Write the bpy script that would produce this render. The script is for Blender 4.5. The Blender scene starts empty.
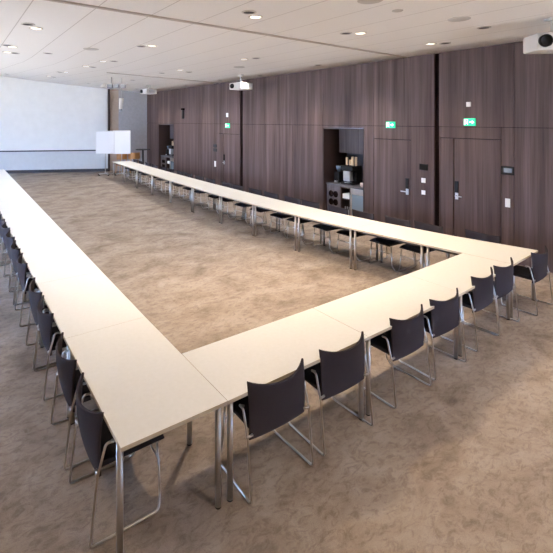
import bpy, bmesh, math, random
from mathutils import Vector, Matrix
random.seed(4)
PI = math.pi
C = bpy.context.scene.collection

# ------------------------------------------------------------------ helpers
def MB(): return bmesh.new()

def hexa(bm, p, mi=0):
    v = [bm.verts.new(q) for q in p]
    for f in ((0,3,2,1),(4,5,6,7),(0,1,5,4),(1,2,6,5),(2,3,7,6),(3,0,4,7)):
        fc = bm.faces.new([v[i] for i in f]); fc.material_index = mi
    return v

def box(bm, x0, y0, z0, x1, y1, z1, mi=0, M=None):
    p = [(x0,y0,z0),(x1,y0,z0),(x1,y1,z0),(x0,y1,z0),(x0,y0,z1),(x1,y0,z1),(x1,y1,z1),(x0,y1,z1)]
    if M is not None: p = [M @ Vector(q) for q in p]
    return hexa(bm, p, mi)

def cyl(bm, p0, p1, r, n=12, r1=None, mi=0, cap=True):
    p0 = Vector(p0); p1 = Vector(p1); r1 = r if r1 is None else r1
    d = (p1-p0).normalized()
    a = d.orthogonal().normalized(); b = d.cross(a)
    A = []; B = []
    for i in range(n):
        t = 2*PI*i/n; o = a*math.cos(t)+b*math.sin(t)
        A.append(bm.verts.new(p0+o*r)); B.append(bm.verts.new(p1+o*r1))
    for i in range(n):
        f = bm.faces.new((A[i],A[(i+1)%n],B[(i+1)%n],B[i])); f.smooth = True; f.material_index = mi
    if cap:
        f = bm.faces.new(A[::-1]); f.material_index = mi
        f = bm.faces.new(B); f.material_index = mi

def round_path(pts, rad, seg=4):
    pts = [Vector(p) for p in pts]; out = [pts[0]]
    for i in range(1, len(pts)-1):
        a, b, c = pts[i-1], pts[i], pts[i+1]
        u = (a-b); w = (c-b); r = min(rad, u.length*.45, w.length*.45)
        s = b+u.normalized()*r; e = b+w.normalized()*r
        for k in range(seg+1):
            t = k/seg
            out.append(s*(1-t)**2 + b*2*t*(1-t) + e*t*t)
    out.append(pts[-1]); return out

def tube(bm, pts, r, n=8, rad=.0, mi=0):
    P = round_path(pts, rad) if rad else [Vector(p) for p in pts]
    rings = []; prev = None
    for i, p in enumerate(P):
        d = (P[min(i+1,len(P)-1)]-P[max(i-1,0)]).normalized()
        if prev is None: a = d.orthogonal().normalized()
        else:
            a = prev - d*prev.dot(d); a.normalize()
        prev = a; b = d.cross(a)
        rings.append([bm.verts.new(p+(a*math.cos(2*PI*k/n)+b*math.sin(2*PI*k/n))*r) for k in range(n)])
    for i in range(len(rings)-1):
        for k in range(n):
            f = bm.faces.new((rings[i][k],rings[i][(k+1)%n],rings[i+1][(k+1)%n],rings[i+1][k])); f.smooth = True; f.material_index = mi
    bm.faces.new(rings[0][::-1]).material_index = mi; bm.faces.new(rings[-1]).material_index = mi

def lathe(bm, prof, n=20, c=(0,0,0), mi=0, smooth=True):
    rings = []
    for r, z in prof:
        rings.append([bm.verts.new((c[0]+r*math.cos(2*PI*k/n), c[1]+r*math.sin(2*PI*k/n), c[2]+z)) for k in range(n)])
    for i in range(len(rings)-1):
        for k in range(n):
            f = bm.faces.new((rings[i][k],rings[i][(k+1)%n],rings[i+1][(k+1)%n],rings[i+1][k])); f.smooth = smooth; f.material_index = mi
    if prof[0][0] > 1e-4: bm.faces.new(rings[0][::-1]).material_index = mi
    if prof[-1][0] > 1e-4: bm.faces.new(rings[-1]).material_index = mi

def obj(name, bm, mats, parent=None, loc=None, rot=None, bevel=0, label=None, seg=2):
    bmesh.ops.remove_doubles(bm, verts=bm.verts, dist=1e-6)
    bmesh.ops.recalc_face_normals(bm, faces=bm.faces)
    me = bpy.data.meshes.new(name); bm.to_mesh(me); bm.free()
    for m in (mats if isinstance(mats, (list,tuple)) else [mats]): me.materials.append(m)
    o = bpy.data.objects.new(name, me); C.objects.link(o)
    if parent: o.parent = parent
    if loc: o.location = loc
    if rot: o.rotation_euler = rot
    if bevel:
        b = o.modifiers.new('bevel', 'BEVEL'); b.width = bevel; b.segments = seg; b.limit_method = 'ANGLE'; b.angle_limit = math.radians(40)
    if label: o['label'] = label
    return o

def tag(o, label, cat, group=None):
    o['label'] = label; o['category'] = cat
    if group: o['group'] = group
    return o

def thing(name, label, cat, loc=(0,0,0), rz=0, group=None):
    o = bpy.data.objects.new(name, None); C.objects.link(o)
    o.empty_display_size = .1
    o.location = loc; o.rotation_euler = (0,0,rz)
    return tag(o, label, cat, group)

def struct(name, bm, mats, parent=None, bevel=0):
    o = obj(name, bm, mats, parent, bevel=bevel); o['kind'] = 'structure'; return o

def dup(src, loc, rz, label, group=None, name=None):
    r = src.copy(); C.objects.link(r); r.location = loc; r.rotation_euler = (0,0,rz); r['label'] = label
    if group: r['group'] = group
    for ch in list(src.children):
        c = ch.copy(); C.objects.link(c); c.parent = r
        for g in list(ch.children):
            d = g.copy(); C.objects.link(d); d.parent = c
    return r

# ------------------------------------------------------------------ materials
def mat(name, col, rough=.5, metal=0, emit=None, es=1, spec=None, trans=0, alpha=1):
    m = bpy.data.materials.new(name); m.use_nodes = True
    b = m.node_tree.nodes['Principled BSDF']
    b.inputs['Base Color'].default_value = (*col,1); b.inputs['Roughness'].default_value = rough
    b.inputs['Metallic'].default_value = metal
    if spec is not None: b.inputs['Specular IOR Level'].default_value = spec
    if emit: b.inputs['Emission Color'].default_value = (*emit,1); b.inputs['Emission Strength'].default_value = es
    if trans: b.inputs['Transmission Weight'].default_value = trans
    return m

def nd(nt, t, **k):
    n = nt.nodes.new(t)
    for a, v in k.items(): setattr(n, a, v)
    return n

def mapped_noise(nt, scale, sc=(1,1,1), detail=4, rough=.55, coord='Object', dist=0):
    tc = nd(nt,'ShaderNodeTexCoord'); mp = nd(nt,'ShaderNodeMapping'); mp.inputs['Scale'].default_value = sc
    no = nd(nt,'ShaderNodeTexNoise'); no.inputs['Scale'].default_value = scale; no.inputs['Detail'].default_value = detail
    no.inputs['Roughness'].default_value = rough; no.inputs['Distortion'].default_value = dist
    nt.links.new(tc.outputs[coord], mp.inputs['Vector']); nt.links.new(mp.outputs['Vector'], no.inputs['Vector'])
    return no

def ramp(nt, src, stops):
    r = nd(nt,'ShaderNodeValToRGB'); e = r.color_ramp.elements
    while len(e) < len(stops): e.new(.5)
    for i, (p, c) in enumerate(stops): e[i].position = p; e[i].color = (*c,1)
    nt.links.new(src, r.inputs['Fac']); return r

def mix(nt, a, b, fac, mode='MIX'):
    m = nd(nt,'ShaderNodeMix', data_type='RGBA', blend_type=mode)
    if isinstance(fac, (int,float)): m.inputs[0].default_value = fac
    else: nt.links.new(fac, m.inputs[0])
    nt.links.new(a, m.inputs[6]); nt.links.new(b, m.inputs[7]); return m.outputs[2]

def noisy(name, stops, scale, sc=(1,1,1), rough=.8, bump=0, metal=0, bscale=None, detail=4, spec=None):
    m = mat(name, (1,1,1), rough, metal, spec=spec); nt = m.node_tree; b = nt.nodes['Principled BSDF']
    no = mapped_noise(nt, scale, sc, detail)
    r = ramp(nt, no.outputs['Fac'], stops); nt.links.new(r.outputs['Color'], b.inputs['Base Color'])
    if bump:
        n2 = mapped_noise(nt, bscale or scale*4, (1,1,1), 2)
        bp = nd(nt,'ShaderNodeBump'); bp.inputs['Strength'].default_value = bump; bp.inputs['Distance'].default_value = .004
        nt.links.new(n2.outputs['Fac'], bp.inputs['Height']); nt.links.new(bp.outputs['Normal'], b.inputs['Normal'])
    return m

# carpet: brown-grey, weathered blotches over short flecks
def carpet_mat():
    m = mat('carpet', (1,1,1), .95, spec=.15); nt = m.node_tree; b = nt.nodes['Principled BSDF']
    n1 = mapped_noise(nt, 1.5, (1,1.35,1), 9, .68, dist=.5)
    n2 = mapped_noise(nt, 10, (1,1.7,1), 8, .78, dist=.8)
    n3 = mapped_noise(nt, 160, (1,1,1), 2)
    r1 = ramp(nt, n1.outputs['Fac'], [(.33,CARPET[0]),(.50,CARPET[1]),(.66,CARPET[2])])
    r2 = ramp(nt, n2.outputs['Fac'], [(.38,(.70,.68,.68)),(.52,(.98,.98,.98)),(.75,(1.0,1.0,1.0))])
    r3 = ramp(nt, n3.outputs['Fac'], [(.3,(.84,.84,.84)),(.7,(1,1,1))])
    c = mix(nt, r1.outputs['Color'], r2.outputs['Color'], 1, 'MULTIPLY')
    c = mix(nt, c, r3.outputs['Color'], 1, 'MULTIPLY')
    nt.links.new(c, b.inputs['Base Color'])
    bp = nd(nt,'ShaderNodeBump'); bp.inputs['Strength'].default_value = .5; bp.inputs['Distance'].default_value = .004
    nt.links.new(n3.outputs['Fac'], bp.inputs['Height']); nt.links.new(bp.outputs['Normal'], b.inputs['Normal'])
    return m
CARPET = [(.215,.168,.134),(.325,.265,.218),(.40,.338,.290)]

def wood_mat(name, dark, mid, light, axis='Y'):
    # vertical grain running along Z, streaks across the horizontal axes
    m = mat(name, (1,1,1), .55, spec=.2); nt = m.node_tree; b = nt.nodes['Principled BSDF']
    sc = (1,1,.035)
    n1 = mapped_noise(nt, 5.5, sc, 3, .6)
    n2 = mapped_noise(nt, 38, (1,1,.02), 4, .7)
    n3 = mapped_noise(nt, 1.3, (1,1,.25), 2, .5)
    r1 = ramp(nt, n1.outputs['Fac'], [(.30,dark),(.5,mid),(.72,light)])
    r2 = ramp(nt, n2.outputs['Fac'], [(.28,(.62,.61,.62)),(.55,(1,1,1)),(.75,(1.0,1.0,1.0))])
    r3 = ramp(nt, n3.outputs['Fac'], [(.3,(.85,.84,.84)),(.6,(1,1,1))])
    c = mix(nt, r1.outputs['Color'], r2.outputs['Color'], 1, 'MULTIPLY')
    c = mix(nt, c, r3.outputs['Color'], 1, 'MULTIPLY')
    nt.links.new(c, b.inputs['Base Color'])
    return m

def ceiling_mat():
    m = mat('ceiling_tiles', (.8,.77,.72), .9, spec=.2); nt = m.node_tree; b = nt.nodes['Principled BSDF']
    tc = nd(nt,'ShaderNodeTexCoord'); sx = nd(nt,'ShaderNodeSeparateXYZ'); nt.links.new(tc.outputs['Object'], sx.inputs[0])
    def groove(out, pitch, off, w):
        a = nd(nt,'ShaderNodeMath', operation='ADD'); a.inputs[1].default_value = off; nt.links.new(out, a.inputs[0])
        d = nd(nt,'ShaderNodeMath', operation='DIVIDE'); d.inputs[1].default_value = pitch; nt.links.new(a.outputs[0], d.inputs[0])
        f = nd(nt,'ShaderNodeMath', operation='FRACT'); nt.links.new(d.outputs[0], f.inputs[0])
        l = nd(nt,'ShaderNodeMath', operation='LESS_THAN'); l.inputs[1].default_value = w/pitch; nt.links.new(f.outputs[0], l.inputs[0])
        return l.outputs[0]
    gx = groove(sx.outputs['X'], .72, 7.2+.01, .013)
    n = mapped_noise(nt, 60, (1,1,1), 2)
    r = ramp(nt, n.outputs['Fac'], [(.3,(.86,.835,.80)),(.7,(.90,.875,.84))])
    dk = nd(nt,'ShaderNodeRGB'); dk.outputs[0].default_value = (.60,.56,.52,1)
    c = mix(nt, r.outputs['Color'], dk.outputs[0], gx)
    nt.links.new(c, b.inputs['Base Color'])
    return m

M = {}
M['carpet'] = carpet_mat()
M['wood'] = wood_mat('wall_veneer', (.066,.041,.038), (.104,.070,.065), (.158,.114,.106))
M['wood_in'] = wood_mat('cabinet_veneer', (.085,.070,.072), (.125,.105,.108), (.17,.15,.15))
M['gap'] = mat('shadow_gap', (.008,.004,.004), .9, spec=.05)
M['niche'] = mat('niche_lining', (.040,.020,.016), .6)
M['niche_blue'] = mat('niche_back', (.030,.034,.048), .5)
M['ceiling'] = ceiling_mat()
M['white_wall'] = noisy('painted_wall', [(.3,(.62,.63,.63)),(.7,(.66,.67,.67))], 6, rough=.85)
M['grey_wall'] = noisy('grey_fabric_wall', [(.3,(.30,.29,.30)),(.7,(.34,.33,.34))], 8, rough=.9)
M['tan_wall'] = noisy('tan_side_wall', [(.3,(.36,.28,.22)),(.7,(.40,.31,.25))], 6, rough=.85)
M['screen'] = noisy('screen_cloth', [(.3,(.80,.80,.78)),(.7,(.84,.84,.82))], 3, rough=.8)
M['base'] = mat('dark_skirting', (.035,.035,.045), .6)
M['top'] = noisy('white_laminate', [(.3,(.795,.775,.715)),(.7,(.83,.81,.755))], 30, rough=.34, spec=.5)
M['edge'] = noisy('table_edge_band', [(.3,(.50,.41,.30)),(.7,(.56,.47,.35))], 20, rough=.5)
M['under'] = mat('table_underside', (.06,.05,.045), .8)
M['steel'] = noisy('satin_steel', [(.3,(.46,.42,.38)),(.7,(.54,.50,.45))], 12, (1,1,.2), rough=.45, metal=.9)
M['chrome'] = noisy('chrome_rod', [(.3,(.48,.44,.40)),(.7,(.56,.52,.47))], 9, rough=.28, metal=1)
M['foot'] = mat('black_foot', (.03,.03,.03), .6)
M['fabric'] = noisy('charcoal_weave', [(.3,(.030,.024,.029)),(.7,(.048,.039,.045))], 240, rough=.85, bump=.25, bscale=400, spec=.25)
M['seatfab'] = noisy('dark_seat_weave', [(.3,(.018,.016,.020)),(.7,(.028,.025,.030))], 240, rough=.9, bump=.25, bscale=400, spec=.2)
M['black'] = mat('black_plastic', (.008,.008,.009), .6, spec=.2)
M['blackmatte'] = mat('black_matte', (.02,.02,.022), .7)
M['white'] = mat('white_plastic', (.80,.79,.76), .4)
M['ivory'] = mat('white_housing', (.66,.63,.59), .5)
M['grille'] = mat('grey_grille', (.32,.33,.34), .6)
M['speaker_grille'] = mat('ceiling_speaker_grille', (.56,.53,.49), .8)
M['paper'] = mat('flipchart_paper', (.90,.90,.91), .6)
M['green'] = mat('exit_green', (0,.32,.16), .4, emit=(.0,.62,.28), es=.9)
M['signwhite'] = mat('exit_white', (.8,.9,.85), .4, emit=(.8,1,.88), es=1.3)
M['lamp'] = mat('downlight_glow', (1,.95,.85), .4, emit=(1,.86,.66), es=2.2)
M['hole'] = mat('downlight_baffle', (.02,.018,.018), .5)
M['ring'] = mat('downlight_trim', (.62,.58,.54), .4)
M['slot'] = mat('track_rail', (.52,.46,.41), .6)
M['orange'] = noisy('honey_wood', [(.3,(.42,.20,.06)),(.7,(.55,.28,.10))], 14, (1,1,.2), rough=.45)
M['red'] = mat('red_upholstery', (.28,.06,.045), .8)
M['inox'] = noisy('brushed_inox', [(.3,(.42,.43,.45)),(.7,(.52,.53,.55))], 20, (1,1,.1), rough=.3, metal=.8)
M['glassblue'] = mat('fridge_glass', (.20,.26,.32), .12)
M['cup'] = mat('paper_cup', (.62,.47,.31), .7)
M['cup2'] = mat('napkin_paper', (.70,.55,.50), .7)
M['counter'] = mat('stone_counter', (.07,.065,.07), .45)
M['glass'] = mat('window_glass', (1,1,1), .02, trans=1)
M['frame'] = mat('window_frame_paint', (.20,.20,.21), .5)

# ------------------------------------------------------------------ room
XR, XL, YN, ZC = 7.7, -4.5, -5.5, 4.07
CORN = Vector((7.7,19.04)); T = Vector((-.906,.422)).normalized()
YLF = CORN.y + (XR-XL)/.906*.422      # where the screen wall meets the left wall

def zc(X, Y):
    return 4.07 + .6*min(max((Y-9)/10,0),1.5)*min(max((7.7-X)/6.44,0),1.9)

bm = MB(); box(bm, XL-.3, YN-.3, -.12, XR+1.6, YLF+.6, 0); struct('floor', bm, M['carpet'])

bm = MB()
NX, NY = 14, 22
def gy(j): return YN-.1 + (YLF+.5-YN)*j/NY
V = [[bm.verts.new((XL-.1+(XR+.2-XL+.0)*i/NX, gy(j), zc(XL+(XR-XL)*i/NX, gy(j)))) for i in range(NX+1)] for j in range(NY+1)]
U = [[bm.verts.new((v.co.x, v.co.y, v.co.z+.15)) for v in r] for r in V]
for j in range(NY):
    for i in range(NX):
        f = bm.faces.new((V[j][i],V[j+1][i],V[j+1][i+1],V[j][i+1])); f.smooth = True
        f = bm.faces.new((U[j][i],U[j][i+1],U[j+1][i+1],U[j+1][i]))
for i in range(NX):
    bm.faces.new((V[0][i],V[0][i+1],U[0][i+1],U[0][i])); bm.faces.new((V[NY][i],U[NY][i],U[NY][i+1],V[NY][i+1]))
for j in range(NY):
    bm.faces.new((V[j][0],U[j][0],U[j+1][0],V[j+1][0])); bm.faces.new((V[j][NX],V[j+1][NX],U[j+1][NX],U[j][NX]))
struct('ceiling', bm, M['ceiling'])

# right wall: veneer panels on a dark carcass, openings for the two coffee niches and three doors
NICHE = [(4.66,6.13,2.43),(15.75,17.55,2.45)]
DOORS = [(1.41,2.64,2.27),(3.335,4.376,2.19),(10.30,11.79,2.13)]
ZJ = 2.50
bm = MB()
G = .005
def panel(y0, y1, z0, z1, mi=0): box(bm, XR, y0+G, z0+G, XR+.05, y1-G, z1-G, mi)
SLOT = [(2.665,2.775),(10.09,10.25)]
holes = sorted([(a,b,c) for a,b,c in NICHE]+[(a,b,c) for a,b,c in DOORS])
lower = [(-5.6,-4.2),(-4.2,-2.8),(-2.8,-1.4),(-1.4,0.0),(0.0,1.185),(1.185,1.41),(2.64,2.665),(2.775,3.335),(4.376,4.66),(6.13,7.4),(7.4,8.75),(8.75,10.09),(10.25,10.30),(11.79,13.1),(13.1,14.4),(14.4,15.75),(17.55,18.3),(18.3,19.06)]
for a, b in lower: panel(a, b, 0, ZJ)
for a, b, c in holes: panel(a, b, c, ZJ)
ups = [(-5.6,-2.8),(-2.8,-1.4),(-1.4,0.0),(0.0,1.185),(1.185,2.665),(2.775,4.376),(4.376,6.13),(6.13,8.1),(8.1,10.09),(10.25,13.1),(13.1,15.75),(15.75,17.6),(17.6,19.06)]
for a, b in ups: panel(a, b, ZJ, 4.3)
# carcass behind the panels (leaves the openings free)
seg = [(-5.7,1.41),(1.41,2.64),(2.64,3.335),(3.335,4.376),(4.376,4.66),(6.13,10.30),(10.30,11.79),(11.79,15.75),(17.55,19.1)]
for a, b in seg: box(bm, XR+.055, a, 0, XR+.15, b, 4.3, 1)
for a, b, c in NICHE: box(bm, XR+.055, a, c, XR+.15, b, 4.3, 1)
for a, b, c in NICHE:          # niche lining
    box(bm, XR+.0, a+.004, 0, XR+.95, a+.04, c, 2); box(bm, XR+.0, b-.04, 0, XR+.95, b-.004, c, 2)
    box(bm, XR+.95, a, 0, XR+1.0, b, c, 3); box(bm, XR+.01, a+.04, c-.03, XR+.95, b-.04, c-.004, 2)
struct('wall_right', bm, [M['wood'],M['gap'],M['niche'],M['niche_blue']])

# doors in that wall
def door(n, leaves, top, handle):
    bm = MB(); a, b = leaves[0]; box(bm, XR+.004, a+.008, .01, XR+.05, b-.008, top-.012)
    d = struct('door_%d'%n, bm, M['wood'])
    for a, b in leaves[1:]:
        bm = MB(); box(bm, XR+.004, a+.006, .01, XR+.05, b-.006, top-.012); obj('side_leaf', bm, M['wood'], d)
    if handle:
        y, z, s = handle
        bm = MB(); box(bm, XR-.022, y-.035, z+.07, XR+.004, y+.035, z+.30); obj('card_lock', bm, M['black'], d, bevel=.006, label='black electronic lock plate')
        bm = MB(); box(bm, XR-.012, y-.03, z-.07, XR+.004, y+.03, z+.06)
        cyl(bm, (XR-.01,y,z), (XR-.065,y,z), .012); cyl(bm, (XR-.06,y,z), (XR-.06,y+s*.13,z), .011)
        obj('door_handle', bm, M['inox'], d, label='brushed steel lever handle')
    return d
door(1, [(1.41,2.335),(2.345,2.64)], 2.27, (2.27,1.09,-1))
door(2, [(3.335,4.376)], 2.19, (3.43,1.02,1))
door(3, [(10.30,11.40),(11.42,11.79)], 2.13, (11.33,1.05,-1))

# screen wall (angled), built in its own frame: s along the wall from the wood wall, n toward the room
NV = Vector((-T.y, T.x)); NV = NV if NV.dot(Vector((0,-1))) > 0 else -NV
def BW(s, n, z):
    p = CORN + T*s + NV*n; return (p.x, p.y, z)
def bwbox(bm, s0, s1, n0, n1, z0, z1, mi=0):
    hexa(bm, [BW(s0,n0,z0),BW(s1,n0,z0),BW(s1,n1,z0),BW(s0,n1,z0),BW(s0,n0,z1),BW(s1,n0,z1),BW(s1,n1,z1),BW(s0,n1,z1)], mi)
bm = MB()
bwbox(bm, -.15, 1.44, -.2, 0, 0, 5.4, 1); bwbox(bm, 1.44, 1.9, -.2, 0, 0, 5.4, 2); bwbox(bm, 1.9, 13.7, -.2, 0, 0, 5.4, 0)
struct('wall_back', bm, [M['white_wall'],M['grey_wall'],M['tan_wall']])
bm = MB(); bwbox(bm, 1.87, 1.95, 0, .10, 0, 4.6); struct('trim_1', bm, M['niche'])
bm = MB(); bwbox(bm, 1.96, 13.4, 0, .02, 0, .15); struct('baseboard_back', bm, M['base'])
bm = MB()
for k in range(12):
    s0, s1 = 2.0+11.2*k/12, 2.0+11.2*(k+1)/12
    q = []
    for top in (0, 1):
        for a, n in ((s0,.07),(s1,.07),(s1,.078),(s0,.078)):
            p = BW(a, n, 0); q.append((p[0], p[1], zc(p[0],p[1])-.012 if top else 1.13))
    hexa(bm, q)
tag(obj('projection_screen', bm, M['screen']), 'wide white projection screen pulled down over the end wall', 'projection screen')
sc = bpy.data.objects['projection_screen']
bm = MB(); bwbox(bm, 1.98, 13.2, .055, .095, 1.07, 1.13); obj('bottom_bar', bm, M['base'], sc, label='dark weight bar of the screen')

# left wall with tall windows
WZ0, WZ1 = .45, 3.5
WIN = [(3.8,6.6),(7.2,10.0),(10.6,13.4),(14.0,16.8),(17.4,20.2)]
bm = MB(); ys = [YN-.2]
for a, b in WIN: box(bm, XL-.2, ys[-1], 0, XL, a, 5.6); ys.append(b); box(bm, XL-.2, a, 0, XL, b, WZ0); box(bm, XL-.2, a, WZ1, XL, b, 5.6)
box(bm, XL-.2, ys[-1], 0, XL, YLF+.3, 5.6)
struct('wall_left', bm, M['white_wall'])
for i, (a, b) in enumerate(WIN):
    bm = MB(); w = .05
    for y in (a, (a+b)/2-w/2, b-w): box(bm, XL-.13, y, WZ0, XL-.07, y+w, WZ1)
    for z in (WZ0, WZ1-w): box(bm, XL-.13, a, z, XL-.07, b, z+w)
    f = struct('window_%d'%(i+1), bm, M['frame'])
    bm = MB(); box(bm, XL-.104, a+.01, WZ0+.01, XL-.098, b-.01, WZ1-.01); obj('pane', bm, M['glass'], f)
FW = [(4.2,6.4)]
bm = MB(); xs = [XL-.2]
for a, b in FW: box(bm, xs[-1], YN-.2, 0, a, YN, 5.2); xs.append(b); box(bm, a, YN-.2, 0, b, YN, WZ0); box(bm, a, YN-.2, 3.0, b, YN, 5.2)
box(bm, xs[-1], YN-.2, 0, XR+.15, YN, 5.2); struct('wall_front', bm, M['white_wall'])
for i, (a, b) in enumerate(FW):
    bm = MB(); w = .05
    for x in (a, (a+b)/2-w/2, b-w): box(bm, x, YN-.13, WZ0, x+w, YN-.07, 3.0)
    for z in (WZ0, 3.0-w): box(bm, a, YN-.13, z, b, YN-.07, z+w)
    f = struct('window_%d'%(i+1+len(WIN)), bm, M['frame'])
    bm = MB(); box(bm, a+.01, YN-.104, WZ0+.01, b-.01, YN-.098, 2.99); obj('pane', bm, M['glass'], f)

# ceiling tracks of the folding partitions
def track(n, x0, y0, x1, y1, w, m):
    bm = MB(); N = 12
    d = Vector((x1-x0,y1-y0)).normalized(); nn = Vector((-d.y,d.x))*w/2
    for k in range(N):
        a = Vector((x0,y0)).lerp(Vector((x1,y1)), k/N); b = Vector((x0,y0)).lerp(Vector((x1,y1)), (k+1)/N)
        pts = []
        for dz in (-.022, .01):
            for p in (a-nn, b-nn, b+nn, a+nn): pts.append((p.x,p.y,zc(p.x,p.y)+dz))
        hexa(bm, pts)
    struct('trim_%d'%n, bm, m)
track(2, -4.45, 2.75, 7.68, 3.42, .05, M['slot'])
track(3, 3.3, 11.3, 7.68, 11.6, .05, M['slot'])

# ------------------------------------------------------------------ meeting tables
TZ, TT = .73, .026
def make_table(label, group, q, corner=False):
    """q: four plan corners in order: outer-start, outer-end, inner-end, inner-start"""
    c = sum((Vector(p) for p in q), Vector((0,0)))/4
    t = thing('meeting_table', label, 'table', (c.x,c.y,0), 0, group)
    P = [Vector(p)-c for p in q]
    g = .0015
    def ins(d):
        out = []
        for i in range(4):
            a = (P[(i+1)%4]-P[i]).normalized(); b = (P[(i-1)%4]-P[i]).normalized()
            out.append(P[i]+(a+b)*d)
        return out
    bm = MB(); I = ins(g)
    hexa(bm, [(p.x,p.y,TZ-TT) for p in I]+[(p.x,p.y,TZ) for p in I], 1)
    for f in bm.faces:
        if f.normal.z > .5 or abs(f.calc_center_median().z-TZ) < 1e-4: f.material_index = 0
        elif abs(f.calc_center_median().z-(TZ-TT)) < 1e-4: f.material_index = 2
    obj('tabletop', bm, [M['top'],M['edge'],M['under']], t)
    J = ins(.075); bm = MB()
    for i in range(4):
        a, b = J[i], J[(i+1)%4]; d = (b-a).normalized(); n = Vector((-d.y,d.x))*.012
        pts = []
        for z in (TZ-TT-.045, TZ-TT-.0005):
            for p in (a-n, b-n, b+n, a+n): pts.append((p.x,p.y,z))
        hexa(bm, pts)
    obj('under_frame', bm, M['under'], t)
    for li, p in enumerate(ins(.048)):
        if corner and li == 0: p = p+Vector((-.022,.045))
        bm = MB(); cyl(bm, (p.x,p.y,.012), (p.x,p.y,TZ-TT), .0215, 16); L = obj('leg', bm, M['steel'], t)
        bm = MB(); cyl(bm, (p.x,p.y,0), (p.x,p.y,.014), .0195, 14); obj('foot', bm, M['foot'], L)
    return t
ORD = ['first','second','third','fourth','fifth','sixth','seventh','eighth','ninth','tenth','eleventh','twelfth']
# near row (outer edge faces the camera)
NEAR = [(.722,-.03,.688),(2.20,-.008,.703),(3.815,.035,.735),(5.295,.15,.795)]
nl = ['white laminate table of the near row, next to the near left corner',
      'white laminate table in the middle of the near row',
      'white laminate table of the near row, just before the right corner']
for i in range(3):
    a, b = NEAR[i], NEAR[i+1]
    make_table(nl[i], 'tables of the near row', [(a[0],a[1]),(b[0],b[1]),(b[0]-(.077 if i == 2 else 0),b[2]),(a[0]+(.006 if i == 0 else 0),a[2])])
# left row
for i in range(11):
    def e(k):
        y = -.03+1.52*k; return (-.012+.008*y, y), (.712+.0135*y if k else .722, y)
    (a, A), (b, B) = e(i), e(i+1)
    lab = 'white table forming the near left corner of the table square' if i == 0 else 'white table in the long left row, %s from the near corner'%ORD[i]
    if i == 10: lab = 'white table at the far end of the long left row'
    make_table(lab, 'tables of the left row', [a, b, B, A], i == 0)
RS = [(0.2,5.3,6.25),(1.38,5.15,5.99),(2.68,4.99,5.808),(4.05,4.89,5.692),(5.48,4.846,5.646),(6.95,4.84,5.656),(8.55,4.871,5.691),(10.2,4.937,5.749),(11.9,5.02,5.83),(13.7,5.13,5.93),(15.5,5.237,6.039),(17.3,5.34,6.15)]
for i in range(11):
    a, b = RS[i], RS[i+1]
    lab = 'white table forming the near right corner, its corner pointing at the wood wall' if i == 0 else 'white table in the row along the wood wall, %s from the near corner'%ORD[i]
    if i == 10: lab = 'white table at the far end of the row along the wood wall, by the flipcharts'
    ya = .15 if i == 0 else a[0]
    make_table(lab, 'tables of the row along the wood wall', [(a[2],a[0]+(.03 if i == 0 else 0)),(b[2],b[0]),(b[1],b[0]),(a[1],ya)])

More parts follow.
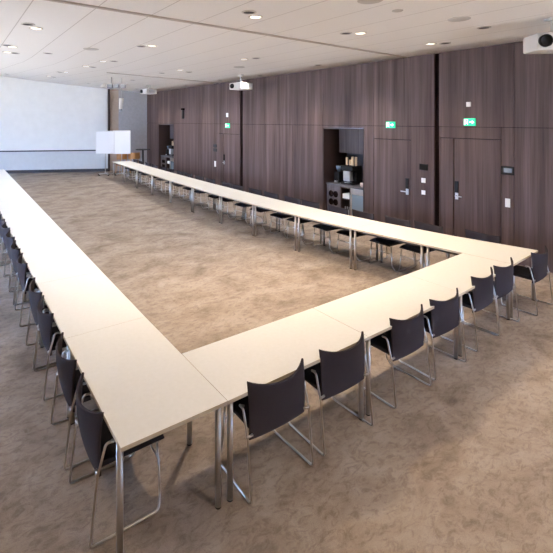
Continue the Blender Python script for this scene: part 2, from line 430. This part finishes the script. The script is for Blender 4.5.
# ------------------------------------------------------------------ chairs
def make_chair():
    t = thing('conference_chair', 'x', 'chair')
    # seat: padded slab, rounded
    bm = MB(); nx, ny = 10, 10
    def sz(u, v): return .448 + .010*(1-(2*u-1)**4) - .018*max(0,(v-.8)/.2)**2 + .012*(2*u-1)**2*(1-v)
    top = [[bm.verts.new((( -.222+.444*u)*(1-.05*v), -.018+.448*v, sz(u,v))) for u in [i/nx for i in range(nx+1)]] for v in [j/ny for j in range(ny+1)]]
    bot = [[bm.verts.new((p.co.x*.97, p.co.y*.985+.002, .418+.0*p.co.z)) for p in r] for r in top]
    for j in range(ny):
        for i in range(nx):
            bm.faces.new((top[j][i],top[j][i+1],top[j+1][i+1],top[j+1][i])).smooth = True
            bm.faces.new((bot[j][i],bot[j+1][i],bot[j+1][i+1],bot[j][i+1])).smooth = True
    for i in range(nx):
        bm.faces.new((bot[0][i],bot[0][i+1],top[0][i+1],top[0][i])); bm.faces.new((top[ny][i],top[ny][i+1],bot[ny][i+1],bot[ny][i]))
    for j in range(ny):
        bm.faces.new((top[j][0],top[j+1][0],bot[j+1][0],bot[j][0])); bm.faces.new((bot[j][nx],bot[j+1][nx],top[j+1][nx],top[j][nx]))
    obj('seat', bm, M['seatfab'], t, bevel=.006)
    # backrest: shell curved in plan, rising into two forward corners
    bm = MB(); nu, nv = 16, 12
    def bp(u, v):
        s = 2*u-1
        hw = .256+.006*v**1.5
        y = -.085 + (.012+.078*v)*abs(s)**2.2 + .050*(1-v)**2 - .010*v
        z = .392 + (.370+.036*abs(s)**2.6)*v + .004*(1-v)*abs(s)**2
        return Vector((hw*s, y, z))
    def nrm(u, v):
        du = bp(min(u+.01,1),v)-bp(max(u-.01,0),v); dv = bp(u,min(v+.01,1))-bp(u,max(v-.01,0))
        n = du.cross(dv).normalized(); return n if n.y < 0 else -n
    F = [[bm.verts.new(bp(i/nu,j/nv)-nrm(i/nu,j/nv)*.009) for i in range(nu+1)] for j in range(nv+1)]
    B = [[bm.verts.new(bp(i/nu,j/nv)+nrm(i/nu,j/nv)*.009) for i in range(nu+1)] for j in range(nv+1)]
    for j in range(nv):
        for i in range(nu):
            bm.faces.new((F[j][i],F[j+1][i],F[j+1][i+1],F[j][i+1])).smooth = True
            bm.faces.new((B[j][i],B[j][i+1],B[j+1][i+1],B[j+1][i])).smooth = True
    for i in range(nu):
        bm.faces.new((F[0][i],F[0][i+1],B[0][i+1],B[0][i])); bm.faces.new((F[nv][i],B[nv][i],B[nv][i+1],F[nv][i+1]))
    for j in range(nv):
        bm.faces.new((F[j][0],B[j][0],B[j+1][0],F[j+1][0])); bm.faces.new((F[j][nu],F[j+1][nu],B[j+1][nu],B[j][nu]))
    obj('backrest', bm, M['fabric'], t, bevel=.005)
    for s in (-1, 1):
        bm = MB()
        tube(bm, [(s*.246,.052,.588),(s*.284,.060,.606),(s*.286,.004,.615),(s*.285,-.050,.42),(s*.287,-.095,.010),(s*.275,.355,.010),(s*.225,.385,.10),(s*.205,.375,.412)], .0085, 8, .028)
        r = obj('side_rod', bm, M['chrome'], t)
        bm = MB(); cyl(bm, (s*.294,-.050,.438), (s*.240,-.045,.438), .009, 8); obj('clip', bm, M['chrome'], r)
    bm = MB(); tube(bm, [(-.216,.388,.29),(.216,.388,.29)], .007, 8); obj('cross_bar', bm, M['chrome'], t)
    return t
chair0 = make_chair(); used = [False]
def chair(x, y, rz, label, group):
    if not used[0]:
        used[0] = True; chair0.location = (x,y,0); chair0.rotation_euler = (0,0,rz); chair0['label'] = label; chair0['group'] = group; return chair0
    return dup(chair0, (x,y,0), rz, label, group)
R = math.radians
near = [(1.15,-.010,0,'charcoal sled-base chair, leftmost along the near row'),
        (1.865,.008,0,'charcoal sled-base chair second from the left along the near row'),
        (2.79,.036,1,'charcoal sled-base chair third from the left along the near row'),
        (3.485,.065,0,'charcoal sled-base chair fourth from the left along the near row'),
        (4.37,.115,3,'charcoal sled-base chair fifth from the left along the near row'),
        (4.97,.15,3,'charcoal sled-base chair sixth from the left along the near row'),
        (5.935,.115,3,'charcoal sled-base chair at the right corner, pulled out so its seat shows')]
for x, y, a, l in near:
    c = chair(x, y, R(a), l, 'chairs along the near row')
    if x > 4.2: c.scale = (1.0,1.0,1.05)
left = [.50,1.22,2.18,2.80,3.93,4.70,5.45,6.15,6.95,7.75]
for i, y in enumerate(left):
    lab = 'charcoal chair nearest the camera on the outer side of the left row' if i == 0 else 'charcoal chair outside the left row, %s from the near corner'%ORD[i]
    chair(-.028+min(.010*y,.06), y, R(-90+random.uniform(-1.5,1.5)), lab, 'chairs along the left row')
right = [1.0,1.85,2.42,3.16,3.78,4.57,5.15,5.95,6.65,7.50,8.10,9.10,9.85,10.7,11.4,12.3,13.1,14.1,14.9,15.9,16.7]
spec = {0:'in front of the double-leaf door',1:'in front of the two wall switches by the dark slot',2:'left of the wall switches, in front of the single door',5:'just in front of the coffee machine',6:'at the left edge of the coffee niche'}
RO = [(r[0], r[2]) for r in RS]
def xo(y):
    for (a, p), (b, q) in zip(RO, RO[1:]):
        if y <= b: return p+(q-p)*(y-a)/(b-a)
    return RO[-1][1]
for i, y in enumerate(right):
    lab = 'charcoal chair between table row and wood wall, %s from the right corner'%(ORD[i] if i < 12 else ['thirteenth','fourteenth','fifteenth','sixteenth','seventeenth','eighteenth','nineteenth','twentieth','twenty-first'][i-12])
    if i == len(right)-1: lab = 'charcoal chair farthest from the camera, between table row and wood wall'
    c = chair(xo(y)+.085, y, R(90+random.uniform(-2,2)), lab, 'chairs behind the row along the wood wall'); c.scale = (1.05,1.15,1.055)

# ------------------------------------------------------------------ wall fittings on the wood wall
def wallbox(name, label, cat, y, z, w, h, d, m, group=None, bevel=.004):
    bm = MB(); box(bm, XR-d, y-w/2, z-h/2, XR+.001, y+w/2, z+h/2); return tag(obj(name, bm, m, bevel=bevel), label, cat, group)
def exit_sign(y, z, w, h, label):
    t = wallbox('exit_sign', label, 'exit sign', y, z, w, h, .035, M['green'], 'green exit signs on the wood wall')
    x = XR-.037; k = h/.16
    def P(u, v): return (y - u*k, z + v*k)       # u to the right as seen from the room
    def flat(bm, pts):
        v = [(x,)+P(*p) for p in pts]; w2 = [(x+.003,)+P(*p) for p in pts]
        A = [bm.verts.new(q) for q in v]; B = [bm.verts.new(q) for q in w2]
        bm.faces.new(A); bm.faces.new(B[::-1])
        for i in range(len(A)): bm.faces.new((A[i],B[i],B[(i+1)%len(A)],A[(i+1)%len(A)]))
    bm = MB()   # door opening outline with runner
    flat(bm, [(-.115,-.062),(-.105,-.062),(-.105,.062),(-.115,.062)]); flat(bm, [(-.105,.052),(-.03,.052),(-.03,.062),(-.105,.062)]); flat(bm, [(-.04,-.062),(-.03,-.062),(-.03,.052),(-.04,.052)])
    flat(bm, [(-.082+.013*math.cos(a*PI/4), .034+.013*math.sin(a*PI/4)) for a in range(8)])
    flat(bm, [(-.092,.018),(-.07,.018),(-.062,-.012),(-.082,-.014)])
    flat(bm, [(-.084,-.012),(-.070,-.012),(-.090,-.056),(-.101,-.056)]); flat(bm, [(-.072,-.014),(-.060,-.010),(-.046,-.034),(-.056,-.040)])
    flat(bm, [(-.070,.014),(-.052,-.004),(-.056,-.009),(-.074,.006)])
    obj('running_figure', bm, M['signwhite'], t)
    bm = MB()
    flat(bm, [(.00,-.010),(.055,-.010),(.055,.010),(.00,.010)]); flat(bm, [(.055,-.040),(.105,0),(.055,.040)])
    obj('arrow', bm, M['signwhite'], t)
exit_sign(1.995, 2.60, .225, .15, 'green lit exit sign over the double-leaf door at the right')
exit_sign(3.865, 2.53, .24, .15, 'green lit exit sign over the single door beside the coffee niche')
exit_sign(11.07, 2.44, .28, .17, 'green lit exit sign farthest away, under the middle projector')
wallbox('wall_sensor', 'small white square sensor above the exit sign at the right', 'sensor', 2.02, 2.955, .085, .095, .03, M['white'])
wallbox('wall_sensor', 'small white sensor above the farthest exit sign', 'sensor', 11.10, 2.836, .11, .15, .03, M['white'])
t = wallbox('control_panel', 'black touch control panel on the wall right of the double-leaf door', 'control panel', 1.29, 1.70, .22, .155, .03, M['black'])
bm = MB(); box(bm, XR-.034, 1.21, 1.665, XR-.029, 1.35, 1.745); obj('display', bm, mat('panel_display',(.05,.07,.10),.2), t, label='dark blue display')
wallbox('wall_switch', 'tall white double switch under the touch panel right of the double-leaf door', 'wall switch', 1.29, 1.10, .085, .16, .02, M['white'])
wallbox('control_panel', 'small black control panel between the two near doors', 'control panel', 3.01, 1.615, .20, .13, .025, M['black'])
wallbox('wall_switch', 'upper white wall switch below the small black panel', 'wall switch', 3.02, 1.32, .095, .10, .02, M['white'])
wallbox('wall_switch', 'lower white wall switch below the small black panel', 'wall switch', 3.02, 1.055, .085, .09, .02, M['white'])
wallbox('control_panel', 'grey-black control panel left of the farthest door, upper of two', 'control panel', 11.99, 1.64, .26, .12, .02, M['blackmatte'])
wallbox('control_panel', 'grey-black control panel left of the farthest door, lower of two', 'control panel', 11.99, 1.48, .26, .12, .02, M['blackmatte'])
wallbox('wall_switch', 'tall white switch left of the farthest door', 'wall switch', 11.99, .94, .11, .22, .02, M['white'])
t = thing('wall_lamp', 'narrow dark wall bracket lamp high on the wood wall near the far niche', 'wall lamp', (XR,14.72,2.95))
bm = MB(); box(bm, -.10, -.04, -.24, 0, .04, .14); obj('body', bm, M['blackmatte'], t, bevel=.01)
bm = MB(); box(bm, -.12, -.075, .14, 0, .075, .22); obj('head', bm, M['gap'], t, bevel=.01)

# ------------------------------------------------------------------ coffee niches
def niche_fit(a, b, c, far):
    near_lbl = 'in the far coffee niche' if far else 'in the near coffee niche'
    a += .045; b -= .045; L = b-a; x0 = XR+.12
    # wall cabinet
    t = thing('wall_cabinet', 'dark wood wall cabinet hanging %s'%near_lbl, 'cabinet', (XR+.66,(a+b)/2,1.70))
    wb = b-.02
    bm = MB(); box(bm, -.05, a-(a+b)/2+.005, .02, .29, wb-(a+b)/2, .69); obj('body', bm, M['wood_in'], t)
    for k in range(2):
        y0 = a+.01+(wb-a-.01)*k/2; y1 = a+.01+(wb-a-.01)*(k+1)/2
        bm = MB(); box(bm, -.072, y0-(a+b)/2+.003, .022, -.051, y1-(a+b)/2-.003, .688); obj('door', bm, M['wood_in'], t)
    # worktop
    bm = MB(); box(bm, x0-.02, a, .86, XR+.948, b, .90); tag(obj('worktop', bm, M['counter'], bevel=.004), 'dark stone worktop %s'%near_lbl, 'worktop')
    # wine rack unit at the left (far Y side)
    y1 = b; y0 = b-L*.37
    t = thing('bottle_rack_cabinet', 'wooden base cabinet with four round bottle holes %s'%near_lbl, 'cabinet', (x0,(y0+y1)/2,0))
    h = (y1-y0)/2
    bm = MB(); box(bm, .02, -h, .05, .60, h, .855); obj('body', bm, M['wood_in'], t)
    bm = MB(); box(bm, 0, -h+.004, .06, .019, h-.004, .85); obj('front_panel', bm, M['wood_in'], t)
    for dy, dz in ((-.085,.62),(.085,.62),(-.085,.40),(.085,.40)):
        bm = MB(); lathe(bm, [(.088,0),(.088,.006),(.074,.006),(.070,.002),(0.0,.002)], 18)
        bmesh.ops.rotate(bm, verts=bm.verts, cent=(0,0,0), matrix=Matrix.Rotation(-PI/2,3,'Y'))
        bmesh.ops.translate(bm, verts=bm.verts, vec=(-.001,dy,dz)); obj('bottle_hole', bm, M['gap'], t)
    # open shelf
    ya = y0; yb = b-L*.62
    t = thing('open_shelf_cabinet', 'dark open shelf cabinet between bottle holes and fridge %s'%near_lbl, 'cabinet', (x0,(ya+yb)/2,0))
    h = (ya-yb)/2-.004
    bm = MB(); box(bm, .5, -h, .05, .6, h, .855)
    box(bm, 0, -h, .05, .5, -h+.02, .855); box(bm, 0, h-.02, .05, .5, h, .855); box(bm, 0, -h+.02, .05, .5, h-.02, .08); box(bm, 0, -h+.02, .825, .5, h-.02, .855)
    obj('body', bm, M['niche'], t)
    bm = MB(); box(bm, .02, -h+.021, .53, .49, h-.021, .545); obj('shelf', bm, M['niche'], t)
    yc = (ya+yb)/2
    bm = MB(); box(bm, x0+.03, yc-h+.04, .5465, x0+.3, yc+h-.04, .67); tag(obj('white_tray', bm, M['white'], bevel=.01), 'white box on the open shelf %s'%near_lbl, 'box')
    for k in range(3):
        bm = MB(); lathe(bm, [(.02,0),(.028,.05),(.026,.15),(.012,.19),(.012,.25)], 12, (x0+.08, yc-.07+.07*k, .0805))
        tag(obj('glass_bottle', bm, M['inox']), 'small pale bottle on the bottom shelf %s'%near_lbl, 'bottle', 'small bottles %s'%near_lbl)
    # fridge
    ya = yb; yb = a
    t = thing('under_counter_fridge', 'steel framed glass-door fridge under the worktop %s'%near_lbl, 'fridge', (x0,(ya+yb)/2,0)); h = (ya-yb)/2-.004
    bm = MB(); box(bm, .03, -h, .04, .6, h, .855); obj('body', bm, M['inox'], t)
    bm = MB()
    box(bm, 0, -h, .10, .028, -h+.05, .75); box(bm, 0, h-.05, .10, .028, h, .75); box(bm, 0, -h+.05, .10, .028, h-.05, .15); box(bm, 0, -h+.05, .70, .028, h-.05, .75); box(bm, 0, -h, .755, .028, h, .853)
    d = obj('door', bm, M['chrome'], t, bevel=.003)
    bm = MB(); box(bm, .01, -h+.05, .15, .02, h-.05, .70); obj('pane', bm, M['glassblue'], d)
    bm = MB(); tube(bm, [(-.002,h-.025,.3),(-.03,h-.025,.3),(-.03,h-.025,.68),(-.002,h-.025,.68)], .008, 8, .015); obj('handle', bm, M['inox'], d)
    # espresso machine, cup towers
    zt = .9005
    t = thing('coffee_machine', 'tall black coffee machine with a steel front %s'%near_lbl, 'coffee machine', (x0+.30,b-L*.42,zt))
    bm = MB(); box(bm, -.14, -.21, 0, .24, .21, .05); box(bm, .02, -.21, .05, .24, .21, .50); box(bm, -.14, -.21, .36, .02, .21, .50); obj('body', bm, M['black'], t, bevel=.008)
    bm = MB(); box(bm, -.158, -.13, .10, -.02, .10, .36); obj('front', bm, M['grille'], t, bevel=.006)
    bm = MB(); cyl(bm, (-.10,-.02,.10), (-.10,-.02,.075), .012); obj('spout', bm, M['black'], t)
    bm = MB(); box(bm, -.155, -.10, .051, -.03, .06, .06); obj('drip_tray', bm, M['inox'], t)
    t = thing('coffee_grinder', 'slim black coffee grinder with a clear hopper %s'%near_lbl, 'grinder', (x0+.30,b-L*.13,zt))
    bm = MB(); box(bm, -.10, -.09, 0, .10, .09, .30); obj('body', bm, M['black'], t, bevel=.01)
    bm = MB(); lathe(bm, [(.04,.302),(.085,.45),(.085,.47)], 16); obj('hopper', bm, M['glassblue'], t)
    bm = MB(); box(bm, -.14, -.04, .01, -.10, .04, .06); obj('drawer', bm, M['inox'], t)
    for k, (dy, n) in enumerate([(.16,.21),(.06,.16),(-.04,.25),(-.14,.26)]):
        bm = MB(); prof = []
        m = int(n/.03)
        for j in range(m): prof += [(.030,j*.03),(.036,j*.03+.026),(.038,j*.03+.029)]
        lathe(bm, prof, 14, (x0+.36+.02*(k%2), b-L*.42+dy, zt+.502))
        tag(obj('paper_cup_stack', bm, M['cup']), '%s tan paper cup stack from the left %s'%(ORD[k], near_lbl), 'cups', 'paper cup stacks %s'%near_lbl)
    for k in range(2):
        bm = MB(); lathe(bm, [(.05,0),(.07,.04),(.07,.10)], 16, (x0+.2, a+.10+.17*k, zt)); 
        bm2 = bm; tag(obj('cup_basket', bm2, M['cup2']), '%s pinkish cup holder at the worktop end %s'%(['right','left'][k], near_lbl), 'cup holder', 'cup holders %s'%near_lbl)
niche_fit(*NICHE[0], False)
niche_fit(*NICHE[1], True)
bm = MB(); cyl(bm, (XR+.02,4.72,0.0), (XR+.02,4.72,0.02), .02)
bm.free()

# ------------------------------------------------------------------ far end: flipcharts, bar table, wooden chairs
def flipchart(x, y, rz, w, h, z0, label):
    t = thing('flipchart', label, 'flipchart', (x,y,0), rz, 'flipcharts before the end wall')
    bm = MB(); box(bm, -w/2, -.012, z0, w/2, .012, z0+h); b = obj('board', bm, M['white'], t, bevel=.004)
    bm = MB(); box(bm, -w/2+.03, -.018, z0+.03, w/2-.03, -.0125, z0+h-.05); obj('paper_pad', bm, M['paper'], b)
    bm = MB(); cyl(bm, (0,.03,.07), (0,.03,z0+h*.6), .02); obj('pole', bm, M['chrome'], t)
    bm = MB(); lathe(bm, [(.05,.05),(.05,.10),(.02,.14)], 14, (0,.03,0))
    for k in range(5):
        a = 2*PI*k/5+.3; d = Vector((math.cos(a),math.sin(a),0))
        tube(bm, [Vector((0,.03,.085)), Vector((0,.03,.07))+d*.36], .018, 8)
    obj('star_base', bm, M['chrome'], t)
    for k in range(5):
        a = 2*PI*k/5+.3; c = Vector((0,.03,.028))+Vector((math.cos(a),math.sin(a),0))*.36
        bm = MB(); cyl(bm, c+Vector((0,-.015,0)), c+Vector((0,.015,0)), .028, 14); obj('caster', bm, M['black'], t)
yaw = .61
flipchart(5.33, 18.36, -.52, .88, 1.10, 1.03, 'left white flipchart on a star base in front of the screen')
flipchart(6.0, 17.97, -.56, .84, 1.13, 1.02, 'right white flipchart on a star base behind the table end')

t = thing('bar_table', 'round black high bar table in the far right corner', 'table', (6.98,17.75,0))
bm = MB(); lathe(bm, [(.34,1.19),(.35,1.20),(.35,1.215),(.34,1.22)], 32); obj('tabletop', bm, M['blackmatte'], t)
bm = MB(); cyl(bm, (0,0,.02), (0,0,1.19), .045, 16); obj('column', bm, M['blackmatte'], t)
bm = MB(); lathe(bm, [(.26,0),(.26,.012),(.06,.03)], 28); obj('base', bm, M['blackmatte'], t)

def wooden_chair(x, y, rz, label):
    t = thing('wooden_chair', label, 'chair', (x,y,0), rz, 'honey wood chairs at the far end')
    bm = MB(); N = 10
    for k in range(N):
        def q(i, rr):
            a = PI*(.08+.84*i/N)+PI; return Vector((rr*math.cos(a)*1.05, -rr*math.sin(a)*-1.0))
        a0, a1, b1, b0 = q(k,.26), q(k+1,.26), q(k+1,.285), q(k,.285)
        hexa(bm, [(p.x,p.y,.72) for p in (a0,a1,b1,b0)]+[(p.x,p.y,1.03) for p in (a0,a1,b1,b0)])
    obj('backrest', bm, M['orange'], t)
    bm = MB(); lathe(bm, [(.20,.43),(.235,.445),(.235,.475),(.20,.49)], 24); obj('seat', bm, M['red'], t, label='dark red seat cushion')
    for sx in (-1,1):
        for sy in (-1,1):
            bm = MB(); top = .74 if sy < 0 else .44
            cyl(bm, (sx*.20,sy*.20*(1 if sy < 0 else .8),0), (sx*.17,sy*(.215 if sy < 0 else .14),top), .016, 10, .020); obj('leg', bm, M['orange'], t)
    bm = MB(); lathe(bm, [(.17,.40),(.20,.405),(.20,.43)], 20); obj('apron', bm, M['orange'], t)
    return t
wooden_chair(6.16, 18.55, .25, 'left honey-coloured wooden armchair behind the right flipchart')
wooden_chair(6.78, 18.46, -.2, 'right honey-coloured wooden armchair beside the bar table')

# ------------------------------------------------------------------ ceiling fittings
def ring_mesh(bright):
    bm = MB(); n = 20
    lathe(bm, [(.046,-.002),(.048,-.010),(.066,-.010),(.070,0.0)], n, mi=0); return bm
def make_down(bright, label):
    t = thing('ceiling_downlight', label, 'ceiling light')
    bm = MB()
    n = 20
    rings = []
    for r, z in [(.100,.004),(.100,-.008),(.078,-.012),(.076,.004)]:
        rings.append([bm.verts.new((r*math.cos(2*PI*k/n), r*math.sin(2*PI*k/n), z)) for k in range(n)])
    for i in range(4):
        for k in range(n):
            bm.faces.new((rings[i][k],rings[i][(k+1)%n],rings[(i+1)%4][(k+1)%n],rings[(i+1)%4][k])).smooth = True
    obj('trim_ring', bm, M['ring'], t)
    bm = MB(); lathe(bm, [(.0,-.006),(.077,-.006),(.077,-.002)], n); obj('lens', bm, M['lamp'] if bright else M['hole'], t, label='glowing lens' if bright else 'dark recessed lens')
    return t
DARK = [(0.138,4.629),(0.08,6.844),(0.328,7.855),(0.904,7.452),(2.445,7.879),(2.418,9.621),(2.272,13.152),(2.726,16.61),(1.266,19.022),(4.486,18.009),(2.212,5.488),(2.431,2.163),(4.966,5.508),(6.696,8.70),(7.123,10.684),(5.013,8.963),(4.563,9.895),(7.373,13.867),(7.25,8.45),(4.52,2.37),(7.016,5.599),(5.952,0.86),(6.717,1.947),(4.974,13.577),(6.646,17.658)]
BRIGHT = [(0.282,4.867),(0.187,6.99),(0.18,7.776),(2.227,8.031),(2.187,9.442),(2.399,12.846),(2.487,16.33),(2.37,5.327),(2.65,2.32),(4.831,5.799),(4.571,8.655),(4.71,2.23),(6.565,2.14)]
def where(x, y, n=None):
    a = 'before the near track' if y < 3.2 else 'just past the near track' if y < 6.5 else 'midway along the room' if y < 10.8 else 'in the far ceiling'
    b = 'over the left tables' if x < 1.1 else 'over the open floor' if x < 4.0 else 'over the right tables' if x < 6.3 else 'near the wood wall'
    return a+', '+b
protos = {}
def counted(lst):
    # names each light by its place; lights sharing a zone are told apart front to back
    zones = {}
    for p in lst: zones.setdefault(where(*p), []).append(p)
    out = {}
    for z, ps in zones.items():
        ps.sort(key=lambda p: p[1])
        for i, p in enumerate(ps):
            out[p] = z if len(ps) == 1 else z+', '+ORD[i]+' from the camera'
    return out
for bright, lst in ((False,DARK),(True,BRIGHT)):
    names = counted(lst)
    for p in lst:
        lab = ('glowing' if bright else 'dark')+' recessed downlight '+names[p]
        z = zc(*p)-.001
        g = 'lit downlights in the ceiling' if bright else 'unlit dark downlights in the ceiling'
        if bright not in protos:
            protos[bright] = make_down(bright, lab); protos[bright].location = (*p,z); protos[bright]['group'] = g
        else: dup(protos[bright], (*p,z), 0, lab, g)
for (x, y), l in zip([(1.516,6.399),(5.568,7.119),(5.093,.781),(3.303,.88),(3.98,.99)],
        ['round flat grille in the ceiling left of the middle, past the partition track','round flat grille in the ceiling over the right table row','large round flat grille in the ceiling at the upper right','round flat grille at the top edge of the picture','small round sensor plate right of the top grille']):
    r = .07 if 'small' in l else .15
    bm = MB(); lathe(bm, [(0,-.008),(r*.93,-.008),(r,-.004),(r,.004)], 28); tag(obj('ceiling_speaker', bm, M['speaker_grille'], loc=(x,y,zc(x,y))), l, 'ceiling speaker')

def projector(x, y, ztop, w, d, h, rz, label, drop, lf=.22):
    t = thing('ceiling_projector', label, 'projector', (x,y,ztop), rz)
    bm = MB(); lathe(bm, [(.0,0),(.11,0),(.11,-.02),(.03,-.03)], 18); obj('ceiling_plate', bm, M['ivory'], t)
    bm = MB(); cyl(bm, (0,0,-.02), (0,0,-drop), .035, 14); obj('mount_pole', bm, M['ivory'], t)
    bm = MB(); box(bm, -.12, -.10, -drop-.015, .12, .10, -drop+.01); obj('bracket', bm, M['ivory'], t)
    bm = MB(); box(bm, -w/2, -d/2, -drop-.02-h, w/2, d/2, -drop-.016); b = obj('body', bm, M['ivory'], t, bevel=.025, seg=3)
    zc_ = -drop-.02-h*.48; lx = -w*lf
    bm = MB(); lathe(bm, [(h*.36,0),(h*.36,.05),(h*.29,.05),(h*.27,.012),(0,.012)], 24)
    bmesh.ops.rotate(bm, verts=bm.verts, cent=(0,0,0), matrix=Matrix.Rotation(PI/2,3,'X'))
    bmesh.ops.translate(bm, verts=bm.verts, vec=(lx,-d/2+.006,zc_)); obj('lens', bm, M['black'], b, label='black lens')
    bm = MB()
    for k in range(5): box(bm, w/2-.002, -d*.25+k*d*.11, -drop-.02-h*.75, w/2+.004, -d*.25+k*d*.11+d*.05, -drop-.02-h*.25)
    obj('vent_grille', bm, M['grille'], b)
    return t
projector(6.87, 8.96, 4.07, .56, .52, .21, R(-80), 'white ceiling projector in the middle, hanging in front of the wood wall', .22)
projector(6.25, 15.2, zc(6.25,15.2), .54, .50, .20, R(-80), 'white ceiling projector farthest away, near the screen wall', .16)
projector(6.17, .01, 4.07, .62, .40, .24, R(-40), 'large white ceiling projector cut by the right edge', .21, .36)

# suspended fitting with three square heads and a hanging tube near the screen
fx, fy = 4.12, 13.0
t = thing('ceiling_track_light', 'suspended white bar with a cone head and three square grey heads near the screen', 'ceiling light', (fx,fy,zc(fx,fy)), -.61)
bm = MB(); cyl(bm, (-.15,0,0), (-.15,0,-.24), .02, 10); obj('hanger', bm, M['inox'], t)
bm = MB(); box(bm, -.48, -.03, -.27, .46, .03, -.24); obj('bar', bm, M['ivory'], t)
for k in range(3):
    bm = MB(); x = -.20+.235*k; box(bm, x-.085, -.10, -.40, x+.085, .06, -.272); obj('square_head', bm, M['grille'], t, bevel=.01)
bm = MB(); cyl(bm, (-.58,0,-.37), (-.36,0,-.30), .02, 14, .085); obj('cone_head', bm, M['ivory'], t)
bx, by = 4.37, 13.1
t = thing('hanging_tube', 'pale tube-shaped pendant hanging on a thin cord before the grey wall', 'pendant', (bx,by,zc(bx,by)))
bm = MB(); cyl(bm, (0,0,0), (0,0,-.75), .006, 8); obj('cord', bm, M['inox'], t)
bm = MB(); cyl(bm, (0,0,-.75), (-.03,0,-1.15), .09, 18, .065); obj('tube', bm, M['ivory'], t)
bm = MB(); cyl(bm, (-.03,0,-1.15), (-.035,0,-1.26), .055, 18, .05); obj('end_cap', bm, M['grille'], t)

# ------------------------------------------------------------------ light
def spot(x, y, power, col, size=1.9, rad=.12, z=None, blend=.9, tgt=None):
    l = bpy.data.lights.new('downlight_lamp', 'SPOT'); l.energy = power; l.color = col; l.spot_size = size; l.spot_blend = blend; l.shadow_soft_size = rad
    o = bpy.data.objects.new('downlight_lamp', l); C.objects.link(o); o.location = (x,y,(z or zc(x,y))-.05)
    return o
WARM = (1,.79,.56); NEUT = (1,.93,.85)
for x, y, p in [(-1.5,-3.0,260),(1.6,-2.9,330),(4.6,-3.0,370),(6.7,-2.2,190),(-1.6,.9,100),(2.65,2.32,600),(4.71,2.23,300),(6.565,2.14,190),(6.6,-.8,90)]:
    spot(x, y, p, WARM)
for x, y, p in [(.9,4.2,120),(2.37,5.327,300),(2.227,8.031,190),(2.3,10.6,190),(2.399,12.846,190),(2.487,16.33,190)]+[(6.75,4.3+2.1*k,215) for k in range(7)]:
    spot(x, y, p, NEUT)

w = bpy.data.worlds.new('daylight'); bpy.context.scene.world = w; w.use_nodes = True
nt = w.node_tree; bg = nt.nodes['Background']
tc = nd(nt,'ShaderNodeTexCoord'); sp = nd(nt,'ShaderNodeSeparateXYZ'); nt.links.new(tc.outputs['Generated'], sp.inputs[0])
UPGLOW, SKY = (.97,.95,.93), (.36,.60,1.12)   # glow added below the horizon to brighten the ceiling; open sky above
rp = ramp(nt, sp.outputs['Z'], [(0.0,UPGLOW),(.02,SKY)])
nt.links.new(rp.outputs['Color'], bg.inputs['Color']); bg.inputs['Strength'].default_value = 18.0
for i, (a, b) in enumerate(WIN):
    l = bpy.data.lights.new('window_portal', 'AREA'); l.shape = 'RECTANGLE'; l.size = WZ1-WZ0; l.size_y = b-a; l.cycles.is_portal = True
    o = bpy.data.objects.new('window_portal', l); C.objects.link(o); o.location = (XL-.22,(a+b)/2,(WZ0+WZ1)/2); o.rotation_euler = (0,-PI/2,0)

for a, b in FW:
    l = bpy.data.lights.new('window_portal', 'AREA'); l.shape = 'RECTANGLE'; l.size = b-a; l.size_y = 3.0-WZ0; l.cycles.is_portal = True
    o = bpy.data.objects.new('window_portal', l); C.objects.link(o); o.location = ((a+b)/2,YN-.22,(3.0+WZ0)/2); o.rotation_euler = (PI/2,0,0)

# ------------------------------------------------------------------ camera
cam = bpy.data.cameras.new('camera'); co = bpy.data.objects.new('camera', cam); C.objects.link(co)
co.location = (-.83,-2.5,2.634); co.rotation_euler = (PI/2,0,-.61)
cam.sensor_width = 36; cam.lens = 429.5/553*36; cam.sensor_fit = 'HORIZONTAL'
cam.shift_x = (276.5-248.9)/553; cam.shift_y = (120.4-276.5)/553
cam.clip_start = .05; cam.clip_end = 200
s = bpy.context.scene; s.camera = co
s.view_settings.view_transform = 'Standard'; s.view_settings.look = 'None'; s.view_settings.gamma = 1; s.view_settings.use_curve_mapping = False
s.view_settings.exposure = 0.36
